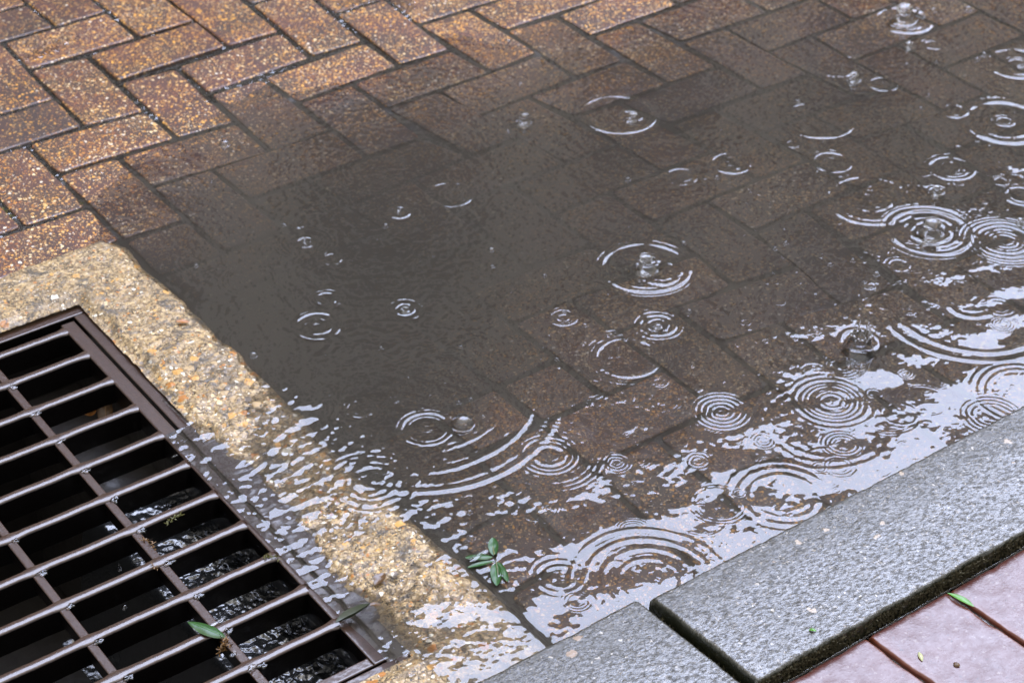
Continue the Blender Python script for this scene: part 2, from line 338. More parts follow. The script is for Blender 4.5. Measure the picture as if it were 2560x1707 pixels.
# ------------------------------------------------------------------ herringbone brick paving
S = .101
KNOWN = {(0,0):(7.4,117.7),(2,0):(269.6,41.7),(2,1):(345.5,99.8),(0,1):(71.5,181.7),(1,1):(218.3,145.4),(1,2):(294.9,210),(0,3):(210,321),(1,3):(365.8,283),(3,1):(494.5,58),(3,2):(567.5,122),(2,2):(443.9,175.8),(-1,3):(67,369.4),(1,4):(442,347),(2,4):(591,308),(2,3):(521,237),(-1,4):(143,442.4),(4,2):(702,86.4),(4,3):(775.8,146),
(3,3):(658,201),(5,3):(911.3,108.7),(3,4):(744.5,256),(5,4):(997.7,165.3),(4,1):(628,21),(6,4):(1127,126.6),(5,2):(838.3,44.7),(6,2):(962,7.4),(6,3):(1043.8,64),(6,5):(1228.5,178.7),(7,3):(1173.4,26.8),(4,4):(880,208.5),(4,5):(966,269.6),(7,4):(1262,77),(8,4):(1390.6,43.2),(7,6):(1438,190.6),(8,6):(1560,150.4),(8,5):(1475.5,90.9),(9,5):(1593,53.6),(8,7):(1673.6,205.5),(9,6):(1703,102.8),(10,5):(1697.5,12),(10,6):(1813.6,70),
(6,10):(1766,495),(1,12):(1253,967),(2,12):(1390,898),(1,13):(1349,1027),(2,13):(1525,980),(3,13):(1640,915),(1,14):(1480,1165),(0,14):(1300,1265),(0,16):(1480,1590),(4,16):(2244,1222),(7,15):(2519,905)}
kk = list(KNOWN); kp = U([KNOWN[k][0] for k in kk], [KNOWN[k][1] for k in kk])
lat = np.array([(i*S, -j*S) for i, j in kk]); dlt = kp[:, :2]-lat; dlt[-3:] = 0
SG = np.where(np.array([j for i, j in kk]) >= 10, .11, .045)
def warp(x, y):
    d2 = (lat[:, 0]-x)**2+(lat[:, 1]-y)**2
    g = np.exp(-d2/(2*SG**2))+1e-3/(1+d2/.05**2)**2
    g0 = 2e-4; s = g.sum()+g0
    return x+(g*dlt[:, 0]).sum()/s, y+(g*dlt[:, 1]).sum()/s
def edge_t(n):  # parameter along a side with a fine edge
    return None
bV, bF, bT, bS = [], [], [], []; nb = 0
def add_brick(i, j, w, h, rnd, gap=.0030, lower=0.0, tiltk=1.0):
    """one paver with rounded edges on the lattice cell (i,j) spanning w x h cells"""
    global nb
    c = [np.array(warp(a*S, -b*S)) for a, b in ((i, j), (i+w, j), (i+w, j+h), (i, j+h))]
    Lu = w*S; Lv = h*S
    e = np.array([0, .0004, .0012, .0025, .0045, .007])
    ni = 22 if w == 2 else 11; nj = 22 if h == 2 else 11
    def par(Lx, n):
        inner = np.linspace(.010, Lx-2*gap-.010, n); t = np.concatenate([e, inner, (Lx-2*gap)-e[::-1]]); return t
    tu = par(Lu, ni); tv = par(Lv, nj); Uu, Vv = np.meshgrid(tu, tv)
    du = np.minimum(Uu, (Lu-2*gap)-Uu); dv = np.minimum(Vv, (Lv-2*gap)-Vv)
    rr = .0045; a = np.clip(1-du/rr, 0, 1); b = np.clip(1-dv/rr, 0, 1)
    drop = rr*.62*(1-np.sqrt(np.clip(1-np.minimum(a*a+b*b, 1), 0, 1)))
    fu = (Uu+gap)/Lu; fv = (Vv+gap)/Lv
    # corner rounding in plan: pull corner points inward
    P = (c[0][None, None]*((1-fu)*(1-fv))[..., None]+c[1][None, None]*(fu*(1-fv))[..., None]+c[2][None, None]*(fu*fv)[..., None]+c[3][None, None]*((1-fu)*fv)[..., None])
    cen = sum(c)/4
    rc = .006; ex = np.clip(1-du/rc, 0, 1); ey = np.clip(1-dv/rc, 0, 1); pull = (ex*ey)[..., None]
    P = P+(cen-P)/(np.linalg.norm(cen-P, axis=-1, keepdims=True)+1e-6)*pull*.0032
    edge = np.exp(-np.minimum(du, dv)/.004)
    wob = vnoise(P[..., 0], P[..., 1], .022, 11+int(rnd*1e4) % 50, 3)
    dirc = (cen-P)/(np.linalg.norm(cen-P, axis=-1, keepdims=True)+1e-6); P = P+dirc*(edge*(wob*.0016+.0008))[..., None]
    zc = [float(terrain(np.array(q[0]), np.array(q[1]))) for q in c]
    zm = sum(zc)/4; r = np.random.default_rng(int(rnd*1e6))
    zc = [zm+(z-zm)*.8+r.normal()*.0006*tiltk for z in zc]
    Z = zc[0]*(1-fu)*(1-fv)+zc[1]*fu*(1-fv)+zc[2]*fu*fv+zc[3]*(1-fu)*fv + r.normal()*.0007*tiltk - lower
    Z = Z-drop+vnoise(P[..., 0], P[..., 1], .03, 3, 3)*.0005 - edge*np.clip(wob, 0, 1)*.0014
    ny, nx = Z.shape
    V = np.stack([P[..., 0], P[..., 1], Z], -1).reshape(-1, 3); F = grid_faces(nx, ny)[:, ::-1]
    # skirt
    idx = np.arange(nx*ny).reshape(ny, nx); ring = np.concatenate([idx[0, :], idx[1:, -1], idx[-1, -2::-1], idx[-2:0:-1, 0]])
    sk = V[ring].copy(); sk[:, 2] -= .045; m_ = len(ring); a0 = np.arange(m_); b0 = (a0+1) % m_
    SF = np.stack([ring[a0], ring[b0], len(V)+b0, len(V)+a0], -1)
    bV.append(np.concatenate([V, sk])); bF.append(np.concatenate([F, SF])+nb); n_ = len(V)+m_; nb += n_
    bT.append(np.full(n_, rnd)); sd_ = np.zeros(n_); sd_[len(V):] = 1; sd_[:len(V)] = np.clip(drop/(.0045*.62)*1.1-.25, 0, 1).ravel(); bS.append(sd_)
XC = -.106          # collar's outer edge
rb = np.random.default_rng(3)
for j in range(-6, 17):
    for i in range(-12, 19):
        k = (i-j) % 4; rnd = float(rb.random())
        x, y = warp((i+.5)*S, -(j+.5)*S)
        incol = (x < XC-.0 and y < -.582)
        if k == 0:
            if (x+S < XC+.03 or False) and y < -.582: continue
            if incol or (x < XC+.02 and y < -.582):
                if y < -.582: add_brick(i+1, j, 1, 1, rnd); continue
            if j == 16: continue
            if (i, j) == (0, 12): add_brick(0, 12, 1, 1, rnd, .006); add_brick(1, 12, 1, 1, .9, .006); continue
            add_brick(i, j, 2, 1, rnd)
        elif k == 3:
            if x < XC+.0 and y < -.50:
                if y > -.582: add_brick(i, j, 1, 1, rnd)
                continue
            if j >= 15: add_brick(i, j, 1, 1, rnd); continue
            add_brick(i, j, 1, 2, rnd)
bo = mesh_np('brick_pavement', np.concatenate(bV), np.concatenate(bF), MAT['brick'], None, True, {'tint': np.concatenate(bT), 'side': np.concatenate(bS)})
tag(bo, kind='structure')
# joint sand: one sheet following the bricks
x = np.arange(-1.62, 2.12, .008); y = np.arange(-1.665, .82, .008); X, Y = np.meshgrid(x, y)
Z = terrain(X, Y)-.0052+vnoise(X, Y, .03, 5, 3)*.0016
Z = np.where(X > -.1, Z-.003*ss(-.55, -.65, Y), Z)
tag(grid_obj('joint_sand', X, Y, Z, MAT['sand'], mask=~((X < -.115) & (Y < -.60))), kind='structure')

x = np.arange(-1.0, 1.7, .0032); y = np.arange(-.60, .80, .0032); X, Y = np.meshgrid(x, y); Tz = terrain(X, Y)
Z = Tz-.0026+waves(X, Y, 20, .008, .018, 701)*.24+vnoise(X, Y, .05, 702, 2)*.0008
tag(grid_obj('joint_water', X, Y, Z, MAT['clear'], mask=(Tz > .0024)), kind='structure')

# ------------------------------------------------------------------ concrete collar round the drain
COLH = [(0,720,5),(100,650,5.5),(200,620,5),(290,620,3.5),(330,660,3),(200,720,5),(400,740,3.5),(300,760,3),(480,830,3),(420,850,3),(540,900,2.5),(380,880,2.5),(480,950,2.2),(590,950,1.5),(450,960,.5),(600,1010,.2),(560,1040,-1),(680,1010,-2),(640,1080,-4),(740,1090,-4.5),(700,1150,-6),(620,1130,-7),(800,1160,-4.5),(850,1240,-4),(760,1260,-7),(700,1230,-8.5),(900,1290,-2.5),(850,1340,-6.5),(960,1320,.8),(1020,1320,2.8),(930,1420,-.5),(900,1420,-3),(960,1480,.0),(1080,1380,3.5),(1100,1480,3.4),(1180,1500,3),(1000,1560,1.8),(1100,1600,2),(1200,1600,1.8),(1000,1680,1.2),(1350,1640,1),(870,1500,-6)]
cp = U([d[0] for d in COLH], [d[1] for d in COLH]); CF = Field(cp[:, :2], [d[2]/1000 for d in COLH], .028)
def pebble_field(X, Y, n, r0, r1, x0, x1, y0, y1, seed, hh=.55, dens=None):
    r = np.random.default_rng(seed); Z = np.zeros_like(X); dx = X[0, 1]-X[0, 0]; dy = Y[1, 0]-Y[0, 0]
    for k in range(n):
        cx = r.uniform(x0, x1); cy = r.uniform(y0, y1); a = r.uniform(r0, r1); b = a*r.uniform(.6, 1); th = r.uniform(0, 3.14)
        if dens is not None and r.random() > dens(cx, cy): continue
        i0 = int((cx-a-X[0, 0])/dx); i1 = int((cx+a-X[0, 0])/dx)+2; j0 = int((cy-a-Y[0, 0])/dy); j1 = int((cy+a-Y[0, 0])/dy)+2
        i0 = max(i0, 0); j0 = max(j0, 0)
        if i1 <= i0 or j1 <= j0: continue
        xx = X[j0:j1, i0:i1]-cx; yy = Y[j0:j1, i0:i1]-cy
        if xx.size == 0: continue
        p = (xx*math.cos(th)+yy*math.sin(th))/a; q = (-xx*math.sin(th)+yy*math.cos(th))/b; d = 1-p*p-q*q
        Z[j0:j1, i0:i1] = np.maximum(Z[j0:j1, i0:i1], np.sqrt(np.clip(d, 0, 1))*b*hh)
    return Z
d_ = .0011
x = np.arange(-.80, -.098, d_); y = np.arange(-1.640, -.575, d_); X, Y = np.meshgrid(x, y)
# uneven outline: squeeze the outer rows of the sheet to a wandering edge
ex = -.1085+.006*vnoise(Y*0, Y, .05, 21, 4)+.010*ss(-.70, -.60, Y)*0 - .010*ss(-.635, -.590, Y)**2
ey = -.5865+.003*vnoise(X, X*0, .05, 23, 3) - .012*ss(-.135, -.105, X)**2
H = CF(X, Y); far = ss(-.33, -.36, X); H = H*(1-far)+.005*far
worn = np.clip(ss(-.80, -1.00, Y)*ss(-1.46, -1.34, Y)*1.0 + .25*ss(-.55, -.7, Y), 0, 1)
peb = pebble_field(X, Y, 900, .003, .010, -.24, -.10, -1.46, -.85, 31, .5, lambda a, b: .3+.6*float(-1.42 < b < -.95))
peb2 = pebble_field(X, Y, 1500, .0015, .005, -.5, -.10, -1.62, -.58, 33, .45)
rough_ = vnoise(X, Y, .012, 41, 4)*.0011+vnoise(X, Y, .05, 42, 2)*.0012+vnoise(X, Y, .0035, 43, 2)*.0006
H = H+rough_+peb*.55+peb2*.35
gr = ss(.0, .022, np.minimum(ex-X, ey-Y)); H = H-(1-gr)**2*.006      # worn arris
H = np.where((X > ex) | (Y > ey), H-.03, H)
XO = -.2245-.0150*(-Y-.80)
fin = (X < XO) & (Y < -.7095) & (Y > -1.5145)                    # frame opening
fo = ss(XO+.022, XO+.004, X-.010*vnoise(Y*0, Y, .03, 77, 3))*ss(-.69, -.7075, Y)*ss(-1.535, -1.52, Y)
H = H-fo*.006
dirt = ss(.012, .0, ex-X)*.35*ss(-.95, -1.1, Y)
tag(grid_obj('drain_surround', X, Y, H, MAT['collar'], mask=~fin, attrs={'worn': worn, 'dirt': dirt}), 'worn yellowish pebbly concrete surround framing the iron drain grate', 'drain surround')

# ------------------------------------------------------------------ drain pit, frame and grate
GZ = -.008
fr = empty('iron_frame', (-.5, -1.11, -.01))
tag(fr, 'dark iron angle frame set in the concrete around the grate', 'drain frame')
def shear(V):  # the sides of frame and grate lean one degree
    V = V.copy(); V[:, 0] += -.0150*(-V[:, 1]-.80); return V
def bevel_bar(x0, x1, y0, y1, z0, z1, r=.002, seg=3):
    """box with rounded top edges, along its long side; returns V,F"""
    prof = []
    for k in range(seg+1):
        a = math.pi/2*k/seg; prof.append((r-r*math.cos(a), -r+r*math.sin(a)))
    rings = [(0, z0-z1)]+prof
    V, F = [], []
    for ins, dz in rings:
        V += [(x0+ins, y0+ins, z1+dz), (x1-ins, y0+ins, z1+dz), (x1-ins, y1-ins, z1+dz), (x0+ins, y1-ins, z1+dz)]
    for k in range(len(rings)-1):
        for q in range(4): F.append([4*k+q, 4*k+(q+1) % 4, 4*k+4+(q+1) % 4, 4*k+4+q])
    t = 4*(len(rings)-1); F.append([t, t+1, t+2, t+3]); F.append([3, 2, 1, 0])
    return np.array(V, float), np.array(F)
def barobj(name, b, mat, parent, r=.002, sh=True, sub=0):
    V, F = bevel_bar(*b, r=r)
    if sh: V = shear(V)
    V = V-np.array(parent.location)
    return mesh_np(name, V, F, mat, parent, False)
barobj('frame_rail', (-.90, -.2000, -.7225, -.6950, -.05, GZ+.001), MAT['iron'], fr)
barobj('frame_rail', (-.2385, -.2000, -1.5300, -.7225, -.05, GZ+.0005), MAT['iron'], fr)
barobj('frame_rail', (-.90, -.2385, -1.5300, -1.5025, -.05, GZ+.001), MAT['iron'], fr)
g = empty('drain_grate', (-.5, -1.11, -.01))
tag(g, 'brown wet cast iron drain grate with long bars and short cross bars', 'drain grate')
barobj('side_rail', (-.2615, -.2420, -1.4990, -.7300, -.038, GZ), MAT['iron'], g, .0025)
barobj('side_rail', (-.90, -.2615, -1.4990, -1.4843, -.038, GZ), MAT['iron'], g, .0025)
YK = [-.7450+.0]+[-.7398-.068*k for k in range(1, 11)]
def long_bar(yc, z=GZ):
    """bar with a rounded nose, fuller at the crossings, as a swept profile"""
    xs = np.arange(-.90, -.2560, .004); hw = .0060
    a = np.linspace(0, math.pi/2, 6); rn = .0034; pr = np.concatenate([np.stack([-hw+rn-rn*np.cos(a), -rn+rn*np.sin(a)*1.0], -1), [(-hw+.0055, .0004), (hw-.002, .0003)], np.stack([hw-.0016+.0016*np.sin(a), -.0016+.0016*np.cos(a)], -1)])
    pr = np.concatenate([[(-hw*.62, -.034), (-hw*.9, -.012)], pr, [(hw*.9, -.012), (hw*.62, -.034)]])
    fat = sum(np.exp(-((xs-(c-.0150*(-yc-.80)))/.010)**2) for c in (-.372, -.497, -.622, -.747)) + np.exp(-((xs+.2605+.0150*(-yc-.80))/.008)**2)*1.3
    r = np.random.default_rng(int(-yc*1e5)); wob = np.convolve(r.normal(size=len(xs)+8), np.ones(9)/9, 'valid')*.0007
    V = []
    for x_, f_, w_ in zip(xs, fat, wob):
        V.append(np.stack([np.full(len(pr), x_), yc+w_+pr[:, 0]*(1+.35*f_), z+pr[:, 1]*np.where(pr[:, 1] > -.005, 1, 1)+w_*.3], -1))
    V = np.concatenate(V); F = grid_faces(len(pr), len(xs))[:, ::-1]; V[:, 0] += -.0150*(-yc-.80)*(V[:, 0] > -.3)*0
    x_end = V[:, 0] > -.262; V[x_end, 0] += -.0150*(-yc-.80)
    return V, F
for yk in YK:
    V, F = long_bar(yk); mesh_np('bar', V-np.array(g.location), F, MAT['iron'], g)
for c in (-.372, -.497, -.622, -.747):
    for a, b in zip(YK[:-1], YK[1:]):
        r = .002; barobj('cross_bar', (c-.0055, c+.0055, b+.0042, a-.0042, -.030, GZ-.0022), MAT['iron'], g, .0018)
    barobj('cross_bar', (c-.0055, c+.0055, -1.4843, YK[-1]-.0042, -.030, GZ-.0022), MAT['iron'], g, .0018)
# pit
PV, PF, n0 = [], [], 0
def quad(*p):
    global n0
    PV.extend(p); PF.append([n0, n0+1, n0+2, n0+3]); n0 += 4
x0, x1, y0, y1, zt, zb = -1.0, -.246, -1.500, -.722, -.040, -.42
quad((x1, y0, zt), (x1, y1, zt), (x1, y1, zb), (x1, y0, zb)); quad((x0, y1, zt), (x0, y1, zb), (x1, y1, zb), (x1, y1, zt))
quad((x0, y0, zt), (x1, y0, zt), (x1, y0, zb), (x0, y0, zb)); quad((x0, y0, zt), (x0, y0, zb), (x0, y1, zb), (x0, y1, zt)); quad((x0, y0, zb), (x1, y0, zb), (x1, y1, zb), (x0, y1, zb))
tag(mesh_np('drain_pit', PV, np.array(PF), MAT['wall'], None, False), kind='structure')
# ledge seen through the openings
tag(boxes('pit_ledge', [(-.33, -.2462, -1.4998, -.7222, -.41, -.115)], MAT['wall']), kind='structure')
# water running over the ledge
x = np.arange(-.42, -.2465, .0013); y = np.arange(-1.499, -.98, .0013); X, Y = np.meshgrid(x, y)
Z = -.098+waves(X, Y, 26, .008, .035, 50)*.0000+0*X
amp = .08+.17*ss(-1.0, -1.2, Y)
Z = -.100+waves(X, Y, 22, .008, .026, 51, (math.radians(35), .6))*amp*1.1+waves(X, Y, 16, .005, .009, 52, (math.radians(35), .7))*amp*.5
Z = Z-.20*ss(-.36, -.40, X)-.004*vnoise(X, Y, .03, 53)
tag(grid_obj('drain_water', X, Y, Z, None), kind='structure')
mm = M('running_drain_water'); mm.bsdf(mm.mix(mm.noise(90, 3), (.008, .009, .010), (.028, .029, .030)), .14, mm.bump(mm.noise(200, 3), .001, .4), IOR=1.9)
bpy.data.objects['drain_water'].data.materials.append(mm.m)

# ------------------------------------------------------------------ kerb stones
def stone(name, x0, x1, y0, y1, ztop, zbot, rr, seed, label, skew=0.0, mat='kerb', d=.0026, moss=True):
    """block with rounded worn arrises; top sheet follows noise, skirt goes down"""
    e = rr*(1-np.cos(np.linspace(0, math.pi/2, 6)))
    def par(a, b): return np.concatenate([a+e, np.arange(a+rr+d, b-rr-d*.5, d*2), (b-e)[::-1]])
    xs = par(x0, x1); ys = par(y0, y1); X, Y = np.meshgrid(xs, ys)
    du = np.minimum(X-x0, x1-X); dv = np.minimum(Y-y0, y1-Y)
    a = np.clip(1-du/rr, 0, 1); b = np.clip(1-dv/rr, 0, 1)
    drop = rr*(1-np.sqrt(np.clip(1-np.minimum(a*a+b*b, 1), 0, 1)))
    ed = np.exp(-np.minimum(du, dv)/.006)
    n = vnoise(X, Y, .02, seed, 4)
    Z = ztop-drop+n*.0008+vnoise(X, Y, .12, seed+1, 2)*.0012-ed*np.clip(n, 0, 1)*.004
    XX = X+np.where(X-x0 < x1-X, 1, -1)*np.exp(-du/.006)*n*.0022; YY = Y+np.where(Y-y0 < y1-Y, 1, -1)*np.exp(-dv/.006)*n*.0018
    XX = XX+skew*(YY-y1)
    ny, nx = Z.shape; V = np.stack([XX, YY, Z], -1).reshape(-1, 3); F = grid_faces(nx, ny)
    idx = np.arange(nx*ny).reshape(ny, nx); ring = np.concatenate([idx[0, :], idx[1:, -1], idx[-1, -2::-1], idx[-2:0:-1, 0]])
    levels = [ring]; allV = [V]; nV = len(V); FF = [F]; zt = V[ring][:, 2]
    for lv in range(1, 9):
        f = lv/8; q = V[ring].copy(); q[:, 2] = zt*(1-f)+zbot*f
        nn = vnoise(q[:, 0]+q[:, 1], q[:, 2]*1.0, .012, seed+5, 3); cx = (x0+x1)/2; cy = (y0+y1)/2
        q[:, 1] += np.where(q[:, 1] < cy, 1, -1)*nn*.0018*(np.abs(q[:, 1]-cy) > (y1-y0)*.45); allV.append(q)
        new = nV+np.arange(len(ring)); prev = levels[-1]; k = np.arange(len(ring)); k2 = (k+1) % len(ring)
        FF.append(np.stack([prev[k2], prev[k], new[k], new[k2]], -1)); levels.append(new); nV += len(ring)
    V = np.concatenate(allV); F = np.concatenate(FF)
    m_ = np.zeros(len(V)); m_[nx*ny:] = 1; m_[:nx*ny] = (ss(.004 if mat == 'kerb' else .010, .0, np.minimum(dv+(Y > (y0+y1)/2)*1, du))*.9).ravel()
    o = mesh_np(name, V, F, MAT[mat], None, True, {'moss': m_, 'side': m_})
    return o
KZ = .030
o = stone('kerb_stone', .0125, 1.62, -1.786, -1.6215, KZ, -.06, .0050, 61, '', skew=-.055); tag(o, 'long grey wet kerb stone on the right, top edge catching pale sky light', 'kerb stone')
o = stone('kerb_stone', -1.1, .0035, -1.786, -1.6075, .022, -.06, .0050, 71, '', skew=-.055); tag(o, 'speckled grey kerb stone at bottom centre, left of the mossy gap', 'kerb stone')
tag(boxes('gutter_bed', [(-1.2, 1.7, -2.25, -1.6225, -.10, -.030)], MAT['wall']), kind='structure')
# moss and grime along the back of the kerb and in the gap
r = np.random.default_rng(8); mv, mf, n0 = [], [], 0
def tuft(x_, y_, z_, s_):
    global n0
    for q in range(3):
        a = r.uniform(0, 6.28); t = r.normal(size=3)*.35+np.array([0, -.25, .9]); t /= np.linalg.norm(t)
        sd_ = np.array([math.cos(a), math.sin(a), 0])*s_*.28; p = np.array([x_, y_, z_])
        mv.extend([p-sd_, p+sd_, p+t*s_*.7+sd_*.6, p+t*s_]); mf.append([n0, n0+1, n0+2, n0+3]); n0 += 4
for k in range(5200):
    x_ = r.uniform(-.05, .62); bulge = .5+.5*math.sin(x_*23)+.4*math.sin(x_*61+1)
    if r.random() < .72: tuft(x_, -1.7858-abs(r.normal())*.0018, r.uniform(.004, KZ-.005)+r.normal()*.001, r.uniform(.0015, .0042)*(1+.45*bulge))
    else:
        yy = r.uniform(-1.785, -1.640); xg = .008-.055*(yy+1.6215)+r.normal()*.0028; tuft(xg, yy, r.uniform(-.012, .012), r.uniform(.0015, .0040))
tag(mesh_np('moss', mv, np.array(mf), MAT['moss'], None, False), 'dark moss and grime growing in the kerb joints', kind='stuff')

gx = np.arange(.01, .66, .0015); gy = np.linspace(-1, 1, 7); GX, GY = np.meshgrid(gx, gy)
gw = .0022+.0007*vnoise(GX, GX*0, .02, 811, 2); GYc = -1.7905+.0010*vnoise(GX, GX*0, .03, 812, 3)
tag(grid_obj('gutter_water', GX, GYc+GY*gw, .0088+.0016*(1-GY**2)+.0003*vnoise(GX, GY, .006, 813, 2), MAT['clear']), kind='structure')
# ------------------------------------------------------------------ sidewalk pavers
pc = [(-.0775-.1265, '') ]
bV2 = []
pavers = []
xs0 = .1775
for row in range(2):
    for k in range(-4, 5):
        a = xs0+.1265*(k-1)+.0024+row*.063; b = xs0+.1265*k-.0024+row*.063
        ya = -1.7925-row*.253-.250; yb = -1.7925-row*.253
        pavers.append((a, b, ya, yb))
vs, fs, mm_, n0 = [], [], [], 0
for q, (a, b, ya, yb) in enumerate(pavers):
    o = stone('tmp', a, b, ya, yb, .0105+random.uniform(-.0006, .0006), -.03, .0035, 100+q, '', skew=-.045, mat='paver', d=.003)
    me = o.data; v = np.zeros(len(me.vertices)*3, np.float32); me.vertices.foreach_get('co', v); f = np.zeros(len(me.polygons)*4, np.int32); me.loops.foreach_get('vertex_index', f)
    s_ = np.zeros(len(me.vertices), np.float32); me.attributes['side'].data.foreach_get('value', s_)
    vs.append(v.reshape(-1, 3)); fs.append(f.reshape(-1, 4)+n0); mm_.append(s_); n0 += len(v)//3
    bpy.data.objects.remove(o); bpy.data.meshes.remove(me)
tag(mesh_np('sidewalk_paving', np.concatenate(vs), np.concatenate(fs), MAT['paver'], None, True, {'side': np.concatenate(mm_)}), kind='structure')
x = np.arange(-.6, 1.7, .004); y = np.arange(-2.3, -1.7885, .004); X, Y = np.meshgrid(x, y)
Z = .0048+vnoise(X, Y, .01, 88, 3)*.0012-.003*ss(-1.797, -1.7900, Y)
tag(grid_obj('paver_joint_grit', X, Y, Z, MAT['sand']), kind='structure')

# ------------------------------------------------------------------ puddle: a real rippled surface with silty water under it
RINGS = [  # photo px centre, radius px, wavelength px, train width px, slope
 (2258,50,68,26,16,.32),(2258,50,30,18,12,.25),(2272,112,12,10,8,.25),(2333,112,22,12,12,.3),(2089,161,60,30,14,.13),(2133,195,18,14,9,.3),(2208,210,34,18,9,.22),(2208,210,7,9,6,.2),(2542,158,75,26,18,.25),(2542,158,22,12,14,.3),(2384,277,32,16,11,.24),(2512,304,22,12,13,.32),(2512,304,100,36,24,.24),
 (2080,405,47,17,11,.26),(2080,405,22,11,9,.14),(2080,405,70,10,16,.06),(1982,360,16,12,8,.22),(2045,300,88,26,12,.16),(2378,420,55,20,13,.22),(2378,420,30,12,13,.1),(2310,433,14,9,5,.25),(2503,453,18,9,9,.28),(2396,455,15,9,7,.22),(2340,477,18,14,9,.34),(2176,500,110,24,20,.15),(2176,500,50,20,20,.09),
 (2325,579,100,28,17,.42),(2325,579,48,22,26,.28),(2325,579,122,11,12,.16),(2512,602,72,17,22,.36),(2512,602,30,14,16,.28),(2512,602,100,12,16,.18),(2554,489,42,18,14,.28),(2247,662,26,16,8,.18),(2247,662,38,8,12,.08),(2173,714,16,8,8,.22),(1948,754,15,8,7,.2),(1864,806,12,8,5,.28),(2147,850,44,30,16,.3),(2274,780,13,8,8,.3),(2505,810,22,8,14,.32),
 (1827,408,48,18,8,.3),(1827,408,30,12,8,.14),(1827,408,11,9,6,.28),(1827,408,62,9,14,.07),(1703,441,38,16,7,.28),(1703,441,24,10,8,.2),(1703,441,9,8,6,.3),(1614,668,108,26,15,.34),(1614,668,125,11,11,.15),(1650,680,52,24,18,.2),(1620,652,24,18,12,.3),
 (1644,812,44,17,9,.30),(1644,812,60,14,14,.16),(1644,812,26,14,12,.2),(1644,812,9,9,6,.3),(1408,793,34,13,10,.26),(1408,793,14,13,8,.26),(1569,893,80,24,14,.15),(1569,893,110,14,26,.06),
 (948,424,60,16,16,.07),(948,424,100,14,28,.035),(1124,486,56,20,9,.22),(1124,486,30,12,18,.05),(998,531,26,17,8,.34),(998,531,10,10,6,.26),(998,531,60,11,26,.05),(747,562,13,10,8,.32),(764,605,22,16,9,.34),(764,605,60,11,26,.05),(829,647,24,11,11,.28),(816,745,26,15,8,.32),(816,745,40,9,9,.18),(794,814,56,18,9,.36),(794,814,34,17,11,.22),(794,814,12,12,8,.2),
 (1012,772,24,17,10,.34),(1012,772,44,13,10,.2),(1054,664,20,14,7,.16),(759,686,9,8,5,.2),(841,510,32,12,14,.05),(1142,197,18,15,7,.2),(1309,300,15,12,8,.34),(1545,286,92,22,10,.30),(1545,286,104,9,8,.14),(1578,290,26,16,12,.22),(600,312,8,8,5,.22),(350,505,30,12,14,.03),(620,700,60,14,24,.04),(560,480,50,12,18,.03),(1320,420,60,14,30,.035),(1500,560,70,14,30,.03),(980,700,70,13,22,.03),
 (1066,1071,64,20,12,.28),(1066,1071,50,13,12,.14),(1066,1071,12,8,8,.24),(984,998,13,9,7,.22),(900,1020,34,14,12,.12),(1032,991,366,40,22,.20,1180,1170,42),(1032,991,300,42,18,.17,1200,1140,38),(1032,991,230,26,14,.14,1190,1090,22),(957,1177,13,8,8,.22),(948,1213,12,8,7,.25),(930,1205,62,24,26,.20),(930,1205,110,20,26,.14),
 (1373,1137,38,26,14,.22),(1373,1137,70,15,20,.14),(1373,1137,120,16,30,.06),(1651,956,17,8,9,.28),(1805,1029,55,14,22,.30),(1805,1029,26,14,15,.30),(1805,1029,8,8,6,.2),(1541,1157,15,10,9,.25),(1541,1157,36,10,12,.08),(1745,1151,22,11,12,.2),(1848,1232,14,7,9,.3),
 (2079,1003,62,13,20,.30),(2079,1003,28,16,13,.30),(2079,1003,90,20,22,.14),(2265,934,13,7,8,.26),(2185,982,18,10,9,.2),(1908,1101,20,9,11,.28),(1915,1158,19,8,10,.25),(2107,1110,40,11,16,.22),(2049,1168,17,8,9,.26),(2098,1166,33,10,13,.22),(2255,1110,9,6,6,.25),(2083,1205,10,6,6,.16),(2092,1224,10,6,6,.16),(2480,1038,60,14,30,.16),(2074,898,12,7,6,.28),(1896,897,8,6,4,.22),
 (2426,757,242,36,15,.24,2430,900,70),(2426,757,205,42,18,.22,2440,900,60),(2426,757,60,40,18,.16,2400,800,60),(1584,1326,33,8,16,.26),(1584,1326,10,8,7,.2),(1624,1450,119,34,20,.11,1590,1350,115),(1624,1450,158,34,18,.12,1590,1350,105),(1624,1450,80,30,16,.10,1590,1350,120),(1624,1450,195,28,18,.10,1560,1340,80),(1443,1502,30,9,13,.10),(2560,980,110,20,40,.10),(1960,1240,110,28,40,.08),(2050,1060,150,26,50,.03),(1400,1440,60,22,24,.09),
 (1175,1250,12,7,6,.14),(1175,1310,12,6,6,.12)]
def water_base(X, Y):
    """level of the water: the puddle is flat, spills over the low part of the collar and drops to the grate"""
    sp = ss(-.125, -.225, X)*ss(-.93, -1.06, Y)
    z = -.0055*sp
    z = z-.0105*ss(-.14, -.215, X)*ss(-1.03, -.90, Y)
    return z
def film_level(X, Y):  # thin film standing on the lower collar, beside the kerb
    return CF(X, Y)+.0007+.0011*vnoise(X, Y, .035, 401, 4)+.0010*ss(-1.47, -1.60, Y)
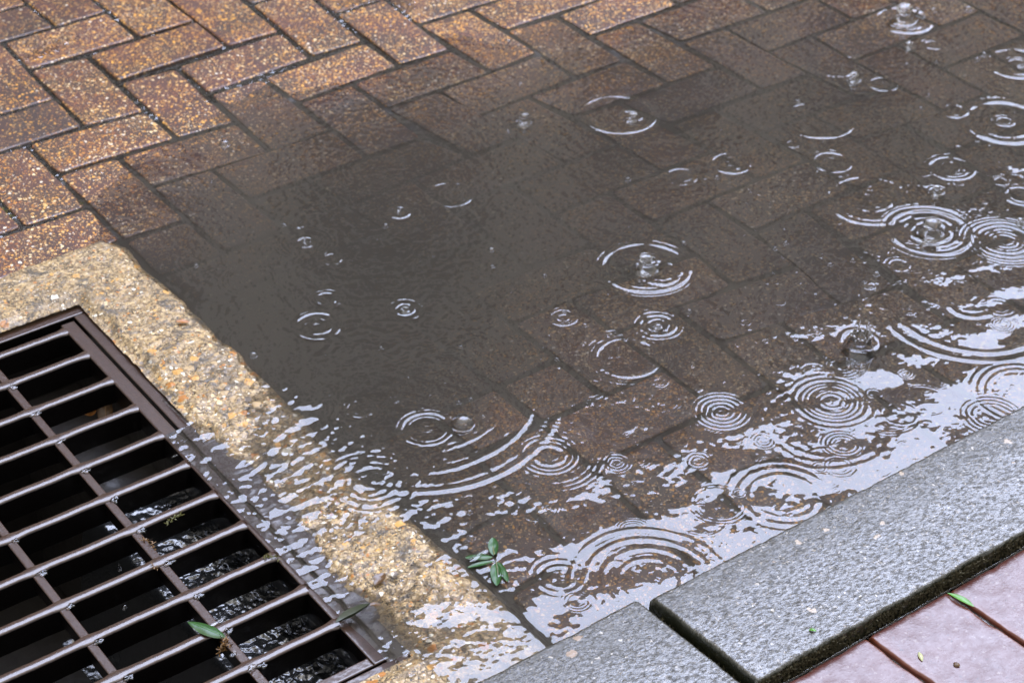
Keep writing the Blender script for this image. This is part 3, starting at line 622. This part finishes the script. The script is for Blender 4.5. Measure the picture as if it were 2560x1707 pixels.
def water_height(X, Y):
    Z = water_base(X, Y)
    f = ss(-1.365, -1.41, Y)*ss(-.100, -.112, X); fl = film_level(X, Y)
    Z = Z*(1-f)+np.maximum(fl, -.004*1.0)*f
    # background chop
    near = ss(-1.25, -1.50, Y); calm = ss(-1.50, -1.605, Y)
    spill = ss(-.02, -.12, X)*ss(-.92, -1.08, Y)*(1-.96*ss(-1.37, -1.43, Y))
    A = .026-.006*near*(1-calm)+.014*vnoise(X, Y, .25, 300, 2)*.5
    A = np.clip(A, .004, 1)*(1-.85*f)*(1-.55*calm)
    rs = ss(.9, .45, X+0*Y)
    Z = Z+waves(X, Y, 18, .010, .040, 301)*A*.8
    Z = Z+waves(X, Y, 14, .045, .14, 302)*(.010+.020*near*(1-.75*calm)+.012*ss(.3, 1.0, X)*ss(-.9, -1.2, Y))*(1-f)*.8
    Z = Z+waves(X, Y, 22, .005, .011, 303)*(.022-.012*near)*(1-f)*np.clip(.6+1.2*vnoise(X, Y, .12, 304, 2), 0, 1)
    Z = Z+spill*(waves(X, Y, 26, .012, .036, 305, (math.radians(100), .8))*.085+waves(X, Y, 18, .007, .013, 306, (math.radians(100), .9))*.035+waves(X, Y, 8, .02, .05, 307, (math.radians(-60), .35))*.04)
    return Z
x = np.concatenate([np.arange(-.2635, .30, .00115), np.arange(.30, 1.66, .0015)])
y = np.concatenate([np.arange(-1.632, -1.10, .00115), np.arange(-1.10, -.6, .0014), np.arange(-.6, .16, .0019)])
X, Y = np.meshgrid(x, y); Z = water_height(X, Y)
rr = np.random.default_rng(12)
def add_ring(px, py, R, lam, wd, slope, tx=None, ty=None, hw=180):
    c = U(float(px), float(py)); e = U(float(px)+R, float(py)); R = np.linalg.norm(e-c); k = R and 1
    e1 = U(float(px)+100, float(py)); mpp = np.linalg.norm(e1-c)/100
    lam *= mpp; wd *= mpp*.82; ext = R+3*wd
    i0, i1 = np.searchsorted(x, [c[0]-ext, c[0]+ext]); j0, j1 = np.searchsorted(y, [c[1]-ext, c[1]+ext])
    if i1 <= i0 or j1 <= j0: return
    xx = X[j0:j1, i0:i1]-c[0]; yy = Y[j0:j1, i0:i1]-c[1]; r = np.hypot(xx, yy); th = np.arctan2(yy, xx)
    p = rr.random(4)*6.28
    r_ = r+R*.012*np.sin(2*th+p[0])+R*.006*np.sin(5*th+p[1])
    am = np.clip(1+.35*np.sin(th+p[3]*2)+.3*np.sin(3*th+p[2])+.25*np.sin(7*th+p[3]), .1, 2)
    A = slope*lam/(2*math.pi)
    if tx is not None:
        q = U(float(tx), float(ty)); t0 = math.atan2(q[1]-c[1], q[0]-c[0]); dd = np.abs((th-t0+math.pi) % (2*math.pi)-math.pi); am = am*ss(math.radians(hw+22), math.radians(hw-12), dd)
    env = np.exp(-np.abs((r_-R)/wd)**2.4)*np.clip(r/(lam*.3), 0, 1)
    Z[j0:j1, i0:i1] += A*am*env*np.cos(2*math.pi*(r_-R)/lam)*np.exp(-((Y[j0:j1, i0:i1] < -1.64)*9.))
for q in RINGS: add_ring(*q)
rs_ = np.random.default_rng(77)
for k in range(290):   # many faint older rings and pin-prick hits
    px = 2600-2150*rs_.random()**1.35; py = rs_.uniform(60, 1300)
    if rs_.random() < .38: add_ring(px, py, rs_.uniform(18, 70), rs_.uniform(8, 15), rs_.uniform(9, 24), rs_.uniform(.02, .06))
    else: add_ring(px, py, rs_.uniform(2, 5), 7, 4, rs_.uniform(.15, .45))
for k in range(130): add_ring(rs_.uniform(420, 2200), rs_.uniform(140, 900), rs_.uniform(2, 6), 7, 4, rs_.uniform(.2, .5))
mask = ~((Y > -1.02+.06*0) & (X < -.232)) & ~((Y < -1.514) & (X < -.232)) & (Z > water_base(X, Y)-.02)
mask &= ~((X < -.12) & (Y > -.575) & False)
tag(grid_obj('puddle_water', X, Y, Z, MAT['water'], mask=mask), kind='structure')

# ------------------------------------------------------------------ bubbles, drops and splashes
mpp_at = lambda px, py, z=0: np.linalg.norm(U(float(px)+50, float(py), z)-U(float(px)-50, float(py), z))/100
def lathe(prof, n=28, wob=None):
    V = []
    for r_, z_ in prof:
        for k in range(n):
            a = 2*math.pi*k/n; q = 1+(wob(a, z_) if wob else 0); V.append((r_*q*math.cos(a), r_*q*math.sin(a), z_))
    V = np.array(V); m = len(prof); i = np.arange(m*n).reshape(m, n); j = np.roll(i, -1, 1)
    return V, np.stack([i[:-1], j[:-1], j[1:], i[1:]], -1).reshape(-1, 4)
def dome_profile(r, h, n=9):
    return [(max(r*math.cos(a), 1e-5), h*math.sin(a)) for a in np.linspace(0, math.pi/2, n)]
dm = None
def bubble(px, py, rp, label, group=None):
    global dm
    p = U(float(px), float(py)+rp*.35); r = rp*mpp_at(px, py)
    if dm is None:
        V, F = lathe([(1.16, -.05), (1.06, .03)]+dome_profile(1, .86), 24); o = mesh_np('bubble', V, F, MAT['bubble']); dm = o
    else: o = dm.copy(); COL.objects.link(o)
    o.scale = (r, r, r); o.location = p; tag(o, label, 'bubble', group); return o
bubble(1155.6, 1050, 29, 'large clear round bubble beside the ring wave in the lower middle of the puddle')
bubble(561.5, 356, 14, 'pale bubble floating over the shallow brick near the upper left shore')
bubble(633, 884, 11, 'lone bubble floating just right of the concrete surround edge')
bubble(1177, 1341, 11, 'bubble floating just above the floating leaf sprig')
for q in [(2190,682,9),(2307,695,9),(2074,659,7),(2131,649,7),(1963,605,7),(1937,619,6),(1791,442,7),(1569,446,8),(1709,605,6),(1228,622,8),(1231,664,6),(1361,687,6),(1723,775,7),(1462,811,7),(963,562,8),(709,561,6),(1151,865,6),(1147,1004,6),(1392,896,6),(952,868,6),(253,433,8),(529,453,5),(490,662,7),(1269,326,5),(1270,102,6),(2459,134,8),(2442,147,7),(1993,252,7),(2321,237,5),(2301,269,5),(2340,154,5),(2266,158,5),(1177,996,5),(1206,1039,5),(1173,1277,8),(2420,20,10),(2332,24,8),(2300,34,13),(1300,208,6)]:
    bubble(*q, 'tiny clear bubble floating on the puddle', 'tiny bubbles floating on the puddle')
def jet(px, py, rp, hp, label, lean=0., neck=.62):
    """rebounding column: flared foot, neck, round head"""
    p = U(float(px), float(py)); k = mpp_at(px, py); r = rp*k; h = hp*k
    pr = [(r*2.1, -.0018), (r*1.55, .0002), (r*1.15, h*.12), (r*neck, h*.34), (r*neck*1.05, h*.48)]
    for a in np.linspace(-.9, math.pi/2, 9): pr.append((max(r*math.cos(a), 1e-5), h*.74+h*.26*math.sin(a)*1.0))
    rg = np.random.default_rng(int(px)); ph = rg.random(3)*6
    V, F = lathe(pr, 26, lambda a, z: .05*math.sin(2*a+ph[0])+.05*math.sin(3*a+z*900+ph[1]))
    V[:, 0] += V[:, 2]*lean
    o = mesh_np('water_jet', V, F, MAT['clear']); o.location = p; tag(o, label, 'splash'); return o
jet(2258, 52, 21, 46, 'big round drop rebounding at the top right edge, above a pale ring')
jet(2134, 202, 10, 24, 'small rebounding drop left of the oval ring near the top right')
jet(2340, 484, 10, 24, 'small upright drop just above the widest bright double ring')
jet(2328, 590, 23, 52, 'tall glassy drop rebounding inside the widest bright double ring', -.1)
jet(1617, 672, 18, 44, 'glassy drop rebounding inside the large ring at the middle of the puddle', -.1)
jet(1310, 305, 13, 26, 'small crown-topped drop left of the wide flat ring at the top', 0, .9)
jet(2273, 120, 8, 18, 'tiny upright drop below the big drop at the top right')
jet(2548, 560, 7, 18, 'tiny spout at the right edge above the twin ring')
jet(1578, 300, 10, 18, 'broken splash inside the wide flat ring at the top', .5)
jet(764, 606, 4, 15, 'thin splash thread rising from the left ring in deep water')
jet(998, 533, 4, 10, 'thin splash thread rising from the right ring in deep water')
jet(1644, 818, 8, 10, 'low round hump of water inside the ring under the middle drop')
jet(1013, 776, 8, 12, 'low ragged splash in the ring right of the twin rings')
# crown splash
cs = tag(empty('crown_splash', U(2147, 880.)), 'tall crown splash with a toothed rim and fine threads at the right', 'splash')
k = mpp_at(2147, 880); rg = np.random.default_rng(4)
prof = [(42*k, -.001), (38.5*k, .003), (35*k, .007), (31.5*k, .012), (28*k, .018), (25.5*k, .0225), (23.5*k, .027)]
def wobc(a, z): return (.06*math.sin(5*a+1)+.04*math.sin(9*a))*max(z, 0)/.027
cw = M('crown_film'); lw_ = cw.n('ShaderNodeLayerWeight', {'Blend': .3}); gl_ = cw.n('ShaderNodeBsdfGlossy', {'Roughness': .05}); tr_ = cw.n('ShaderNodeBsdfTransparent', {'Color': (.93, .93, .94)})
mx_ = cw.n('ShaderNodeMixShader', {0: cw.math('MULTIPLY_ADD', lw_.outputs['Fresnel'], 1.1, .07, True), 1: tr_.outputs[0], 2: gl_.outputs[0]}); cw.t.links.new(mx_.outputs[0], cw.out.inputs[0])
V, F = lathe(prof, 44, wobc); top = V[:, 2] > .025
an = np.arctan2(V[:, 1], V[:, 0]); V[top, 2] += (.0022*np.sin(9*an[top])+.0015*np.sin(14*an[top]+2)+.001*np.sin(5*an[top]))
o = mesh_np('crown_wall', V, F, cw.m, cs)
def tube(pts, rad, n=6):
    pts = np.asarray(pts, float); V = []; 
    for p, r_ in zip(pts, rad):
        for q in range(n): a = 2*math.pi*q/n; V.append(p+np.array([math.cos(a)*r_, math.sin(a)*r_, 0]))
    m = len(pts); i = np.arange(m*n).reshape(m, n); j = np.roll(i, -1, 1)
    return np.array(V), np.stack([i[:-1], j[:-1], j[1:], i[1:]], -1).reshape(-1, 4)
rim = []
for a in np.linspace(0, 2*math.pi, 61):
    q = 1+wobc(a, .027); rim.append((23.5*k*q*math.cos(a), 23.5*k*q*math.sin(a), .027+.0022*math.sin(9*a)+.0015*math.sin(14*a+2)+.001*math.sin(5*a)))
def ringtube(P, r_):
    P = np.array(P); V = []; n = 6
    for p in P:
        d = np.array([p[0], p[1], 0]); d /= np.linalg.norm(d)
        for q in range(n): a = 2*math.pi*q/n; V.append(p+d*math.cos(a)*r_+np.array([0, 0, math.sin(a)*r_]))
    m = len(P); i = np.arange(m*n).reshape(m, n); j = np.roll(i, -1, 1)
    return np.array(V), np.stack([i[:-1], j[:-1], j[1:], i[1:]], -1).reshape(-1, 4)
V, F = ringtube(rim, .0012); mesh_np('crown_rim', V, F, MAT['clear'], cs)
for q in range(13):
    a = rg.uniform(0, 6.28); r0 = 23*k; x0_, y0_ = r0*math.cos(a), r0*math.sin(a); h = rg.uniform(.006, .024)
    pts = [(x0_*(1-.25*t)+.0006*math.sin(5*t+q), y0_*(1-.25*t), .027+h*t) for t in np.linspace(0, 1, 8)]
    V, F = tube(pts, [.0009*(1-.55*t)+.0003*abs(math.sin(9*t+q)) for t in np.linspace(0, 1, 8)]); mesh_np('thread', V, F, MAT['clear'], cs)
# falling drops in the mouth of the drain
def drop(px, py, z, r, label, st=1.5):
    V, F = lathe([(1e-5, st)]+[(math.sin(a), math.cos(a)*(st if a < 1.57 else 1)) for a in np.linspace(.35, math.pi-.01, 9)], 14)
    o = mesh_np('water_drop', V*r, F, MAT['bubble']); o.location = U(float(px), float(py), z); tag(o, label, 'water drop')
drop(299, 1424, -.03, .0022, 'thin falling drop caught in a grate opening above the round one', 4.0)
drop(311, 1518, -.04, .0032, 'round grey drop falling through a lower grate opening', 1.2)
# water lying on the grate where the bars cross
r = np.random.default_rng(21)
def blob(cx, cy, z, a, b, th, h, seed, name='water_bead'):
    n = 40; rad = []
    q = np.random.default_rng(seed); p = q.random(5)*6
    for k_ in range(n):
        t = 2*math.pi*k_/n; rad.append(1+.18*math.sin(2*t+p[0])+.14*math.sin(3*t+p[1])+.10*math.sin(5*t+p[2])+.05*math.sin(9*t+p[3]))
    rad = np.array(rad); t = 2*math.pi*np.arange(n)/n; V = []
    for f, hh in ((1.0, -.25), (1.0, .0), (.93, .45), (.78, .82), (.5, 1.0), (.02, 1.02)):
        X_ = rad*f*np.cos(t)*a; Y_ = rad*f*np.sin(t)*b; V.append(np.stack([cx+X_*math.cos(th)-Y_*math.sin(th), cy+X_*math.sin(th)+Y_*math.cos(th), np.full(n, z+h*hh)+.12*h*np.sin(3*t+p[4])*(f < .9)], -1))
    V = np.concatenate(V); m = 6; i = np.arange(m*n).reshape(m, n); j = np.roll(i, -1, 1)
    F = np.stack([i[:-1], j[:-1], j[1:], i[1:]], -1).reshape(-1, 4)
    c = np.array([cx, cy, z]); o = mesh_np(name, V-c, F, MAT['clear']); o.location = c; return o
q_ = 0
for c in (-.372, -.497, -.622):
    for yk in YK[1:]:
        if c < -.6 and yk > -1.2: continue
        o = blob(c+.001+r.normal()*.001, yk-.0075, GZ-.0016, .0052+r.random()*.0028, .0038+r.random()*.0035, r.uniform(-.3, .3), .0016, 500+q_); q_ += 1
        tag(o, 'small bright water bead clinging where a long bar meets a cross bar', 'water bead', 'water beads at the grate crossings')
for px, py, a, b, th in [(435,1102,.006,.0035,1.2),(437,1140,.004,.0025,0),(463,1105,.004,.003,.6),(512,1102,.004,.0025,.6),(545,1555,.010,.0035,.2),(583,1635,.005,.0035,.6),(628,1668,.006,.0035,.7),(1015,1637,.0045,.003,.3),(992,1653,.003,.002,.2),(1027,1688,.005,.0035,.1),(873,1520,.004,.003,.1)]:
    z_ = GZ+.0012 if px < 1010 else float(CF(*U(px, py)[:2]))+.0014
    p = U(float(px), float(py), z_); tag(blob(p[0], p[1], z_, a, b, th, .0013, int(px+py)), 'flat pale water blot lying on the iron or concrete beside the openings', 'water bead', 'water blots beside the drain')
# the sheet of water that falls off the side of the opening
yy = np.arange(-1.484, -1.03, .0022); zz = np.linspace(0, 1, 34); Yg, Tg = np.meshgrid(yy, zz)
Zg = -.0125-Tg*.09; Xg = -.2625-.0150*(-Yg-.80)-.010*Tg**.5+.0016*waves(Yg*1.0, Zg*.12, 14, .006, .03, 91)*.6*Tg-.002
tag(grid_obj('falling_water', Xg, Yg, Zg, MAT['bubble']), 'thin sheet of water falling off the side of the opening', kind='stuff')

# ------------------------------------------------------------------ leaves and litter
def mat_leaf(name, a, b, coat=.3):
    m = M(name); u = m.attr('mid'); n = m.noise(160, 4)
    c = m.mix(n, a, b); c = m.mix(m.math('MULTIPLY', m.rng(u, .10, .0), .5), c, tuple(min(1, v*2.2+.02) for v in b))
    m.bsdf(c, .35, m.bump(m.math('ADD', n, m.rng(u, .15, 0)), .0006, .5), Coat_Weight=coat, Coat_Roughness=.08); return m.m
MAT['green'] = mat_leaf('green_leaf', (.008, .040, .004), (.022, .095, .008), .12); MAT['dark_green'] = mat_leaf('dark_leaf', (.008, .014, .004), (.025, .038, .008), .08)
MAT['bright'] = mat_leaf('bright_leaf', (.05, .17, .012), (.10, .30, .02), .3); MAT['brown'] = mat_leaf('brown_leaf', (.05, .022, .007), (.12, .06, .015), .4)
MAT['orange'] = mat_leaf('orange_leaf', (.25, .08, .012), (.42, .17, .03), .5); MAT['olive'] = mat_leaf('olive_litter', (.03, .032, .006), (.09, .085, .02), .1)
MAT['pale'] = mat_leaf('pale_seed', (.35, .36, .16), (.55, .55, .30), .3)
def leaf_mesh(P0, P1, w, up=(0, 0, 1), arch=.12, cup=.25, tip=.9, fold=0., parent_round=False):
    P0 = np.asarray(P0, float); P1 = np.asarray(P1, float); d = P1-P0; Ln = np.linalg.norm(d); d /= Ln
    up = np.array(up, float); up -= d*up.dot(d); up /= np.linalg.norm(up); s_ = np.cross(up, d); V = []; mid = []
    for t in np.linspace(0, 1, 17):
        hw = w*.5*(math.sin(math.pi*t**tip)**(.55 if parent_round else .75) if 0 < t < 1 else 0.02)
        for q in np.linspace(-1, 1, 9):
            V.append(P0+d*Ln*t+s_*hw*q+up*(arch*Ln*math.sin(math.pi*t)*.5+cup*hw*q*q+fold*hw*q+.03*hw*math.sin(14*t+3*q))); mid.append(abs(q))
    V = np.array(V); F = grid_faces(9, 17); return V, F, np.array(mid)
def leaf(name, P0, P1, w, mat, label=None, parent=None, cat='leaf', **kw):
    V, F, mid = leaf_mesh(P0, P1, w, **kw); c = V.mean(0); loc = c if parent is None else np.array(parent.location)
    o = mesh_np(name, V-loc, F, MAT[mat], parent, True, {'mid': mid})
    if parent is None: o.location = loc; tag(o, label, cat)
    return o
px_ = lambda a, b, z=0.: U(float(a), float(b), z)
sp = tag(empty('leaf_sprig', px_(1236, 1398, .001)), 'green sprig of small oval leaves floating by the surround edge', 'leaf sprig')
leaf('leaf', px_(1234, 1388, .0015), px_(1232, 1343, .002), .012, 'green', parent=sp, parent_round=True, arch=.02)
leaf('leaf', px_(1232, 1391, .0015), px_(1162, 1393, .0035), .010, 'green', parent=sp, parent_round=True, arch=.10, cup=-.3)
leaf('leaf', px_(1236, 1402, .001), px_(1163, 1420, .001), .007, 'green', parent=sp, arch=.03)
leaf('leaf', px_(1238, 1408, .001), px_(1242, 1464, .0015), .013, 'green', parent=sp, parent_round=True, arch=.02)
leaf('leaf', px_(1243, 1404, .001), px_(1270, 1454, .0015), .009, 'green', parent=sp, parent_round=True, arch=.02)
V, F = tube([px_(1231, 1360, .002), px_(1236, 1385, .003), px_(1240, 1400, .003), px_(1246, 1440, .002)], [.0004, .0006, .0006, .0004]); mesh_np('stem', V-np.array(sp.location), F, MAT['olive'], sp)
blb = blob(*px_(1250, 1437, .0018)[:2], .0016, .005, .0038, .2, .0011, 5); tag(blb, 'round white water bead resting on the lower sprig leaf', 'water bead')
blb = blob(*px_(1190, 1394, .0035)[:2], .0045, .013, .0036, .1, .0009, 9); tag(blb, 'long streak of water lying along the left sprig leaf', 'water bead')
leaf('leaf', px_(563, 1592, GZ+.003), px_(469, 1553, GZ+.004), .016, 'green', 'green pointed leaf lying across the lower grate bars', arch=.06, cup=-.25)
lf = leaf('leaf', px_(838, 1557, -.002), px_(926, 1508, .012), .012, 'dark_green', 'dark curled leaf stuck at the right edge of the grate', arch=-.10, fold=.4, cup=.9, up=(.35, .45, .8))
leaf('leaf', px_(924, 1512, .010), px_(954, 1512, .004), .008, 'brown', 'short brown curled leaf end touching the dark leaf', arch=.1)
leaf('leaf', px_(262, 965, -.030), px_(267, 1100, -.085), .020, 'brown', 'long brown dead leaf hanging inside a grate opening', up=(-.6, -.8, .2), arch=.06)
leaf('leaf', px_(242, 1018, -.040), px_(207, 1032, -.050), .014, 'orange', 'short orange dead leaf beside the long hanging one', up=(-.5, -.8, .4))
leaf('leaf', px_(938, 1462, .0035), px_(962, 1432, .005), .013, 'brown', 'brown leaf scrap on the pale wet concrete above the frame corner', arch=.15)
leaf('leaf', px_(440, 803, .0055), px_(474, 806, .0055), .008, 'orange', 'orange leaf chip on the dry part of the surround', arch=.03)
leaf('leaf', px_(2368, 1481, .0135), px_(2436, 1516, .0135), .008, 'bright', 'narrow bright green leaf lying on the pink pavers', arch=.08, tip=1.1)
leaf('leaf_bud', px_(2022, 1574, .0312), px_(2041, 1577, .0318), .0045, 'bright', 'tiny yellow green leaf bud on the kerb top', cat='leaf bud', arch=.3)
leaf('seed', px_(2297, 1628, .0125), px_(2306, 1652, .0125), .005, 'pale', 'pale green seed lying on the nearest pink paver', cat='seed', arch=.25, cup=-.5)
leaf('seed', px_(2384, 1655, .0125), px_(2400, 1664, .0125), .007, 'brown', 'round brown seed husk right of the pale seed', cat='seed', arch=.35, cup=-.5)
def debris(name, pts, mat, label, cat, n=26, s=.004, seed=1):
    q = np.random.default_rng(seed); V, F, n0 = [], [], 0; pts = np.asarray(pts, float)
    for k_ in range(n):
        t = q.random()*(len(pts)-1); i = min(int(t), len(pts)-2); p = pts[i]+(pts[i+1]-pts[i])*(t-i)+q.normal(size=3)*s*.25
        d = q.normal(size=3); d[2] = abs(d[2])*.5; d = d/np.linalg.norm(d)*s*q.uniform(.5, 1); u_ = np.cross(d, q.normal(size=3)); u_ = u_/np.linalg.norm(u_)*s*.13
        V += [p-u_, p+u_, p+d+u_*.5, p+d-u_*.5]; F.append([n0, n0+1, n0+2, n0+3]); n0 += 4
    c = pts.mean(0); o = mesh_np(name, np.array(V)-c, np.array(F), MAT[mat]); o.location = c; tag(o, label, cat)
debris('moss_tuft', [px_(455, 1282, GZ+.001), px_(436, 1292, GZ+.0005), px_(418, 1312, GZ-.006)], 'olive', 'yellow green moss strand caught on a middle grate bar', 'moss tuft', 50, .0042, 3)
debris('root_strand', [px_(350, 1348, GZ), px_(372, 1350, GZ+.001), px_(388, 1374, GZ-.004)], 'brown', 'brown root strand caught on the cross bar at left centre', 'root strand', 40, .005, 4)
debris('root_strand', [px_(382, 1412, GZ), px_(390, 1422, GZ)], 'brown', 'small brown clump at a bar crossing below the root strand', 'root strand', 30, .004, 5)
debris('leaf_litter', [px_(556, 1596, GZ), px_(572, 1612, GZ-.002), px_(548, 1630, GZ-.012)], 'brown', 'brown leaf litter snagged under the green leaf on the grate', 'leaf litter', 60, .007, 6)
debris('moss_tuft', [px_(662, 1392, GZ+.001), px_(672, 1386, GZ+.002), px_(696, 1398, GZ+.001)], 'olive', 'brownish moss tuft at the right end of a grate bar', 'moss tuft', 50, .005, 7)
debris('weed', [px_(4, 528, -.002), px_(18, 538, -.001), px_(32, 552, -.001)], 'olive', 'small weed growing in the brick joint at the left edge', 'weed', 60, .009, 8)
debris('moss_tuft', [px_(312, 290, -.001), px_(330, 285, -.001)], 'dark_green', 'dark moss tuft in the brick joint near the upper left', 'moss tuft', 50, .005, 9)
debris('weed', [px_(203, 512, 0), px_(205, 506, .002)], 'olive', 'single tiny sprout beside the bricks above the surround corner', 'weed', 10, .004, 10)
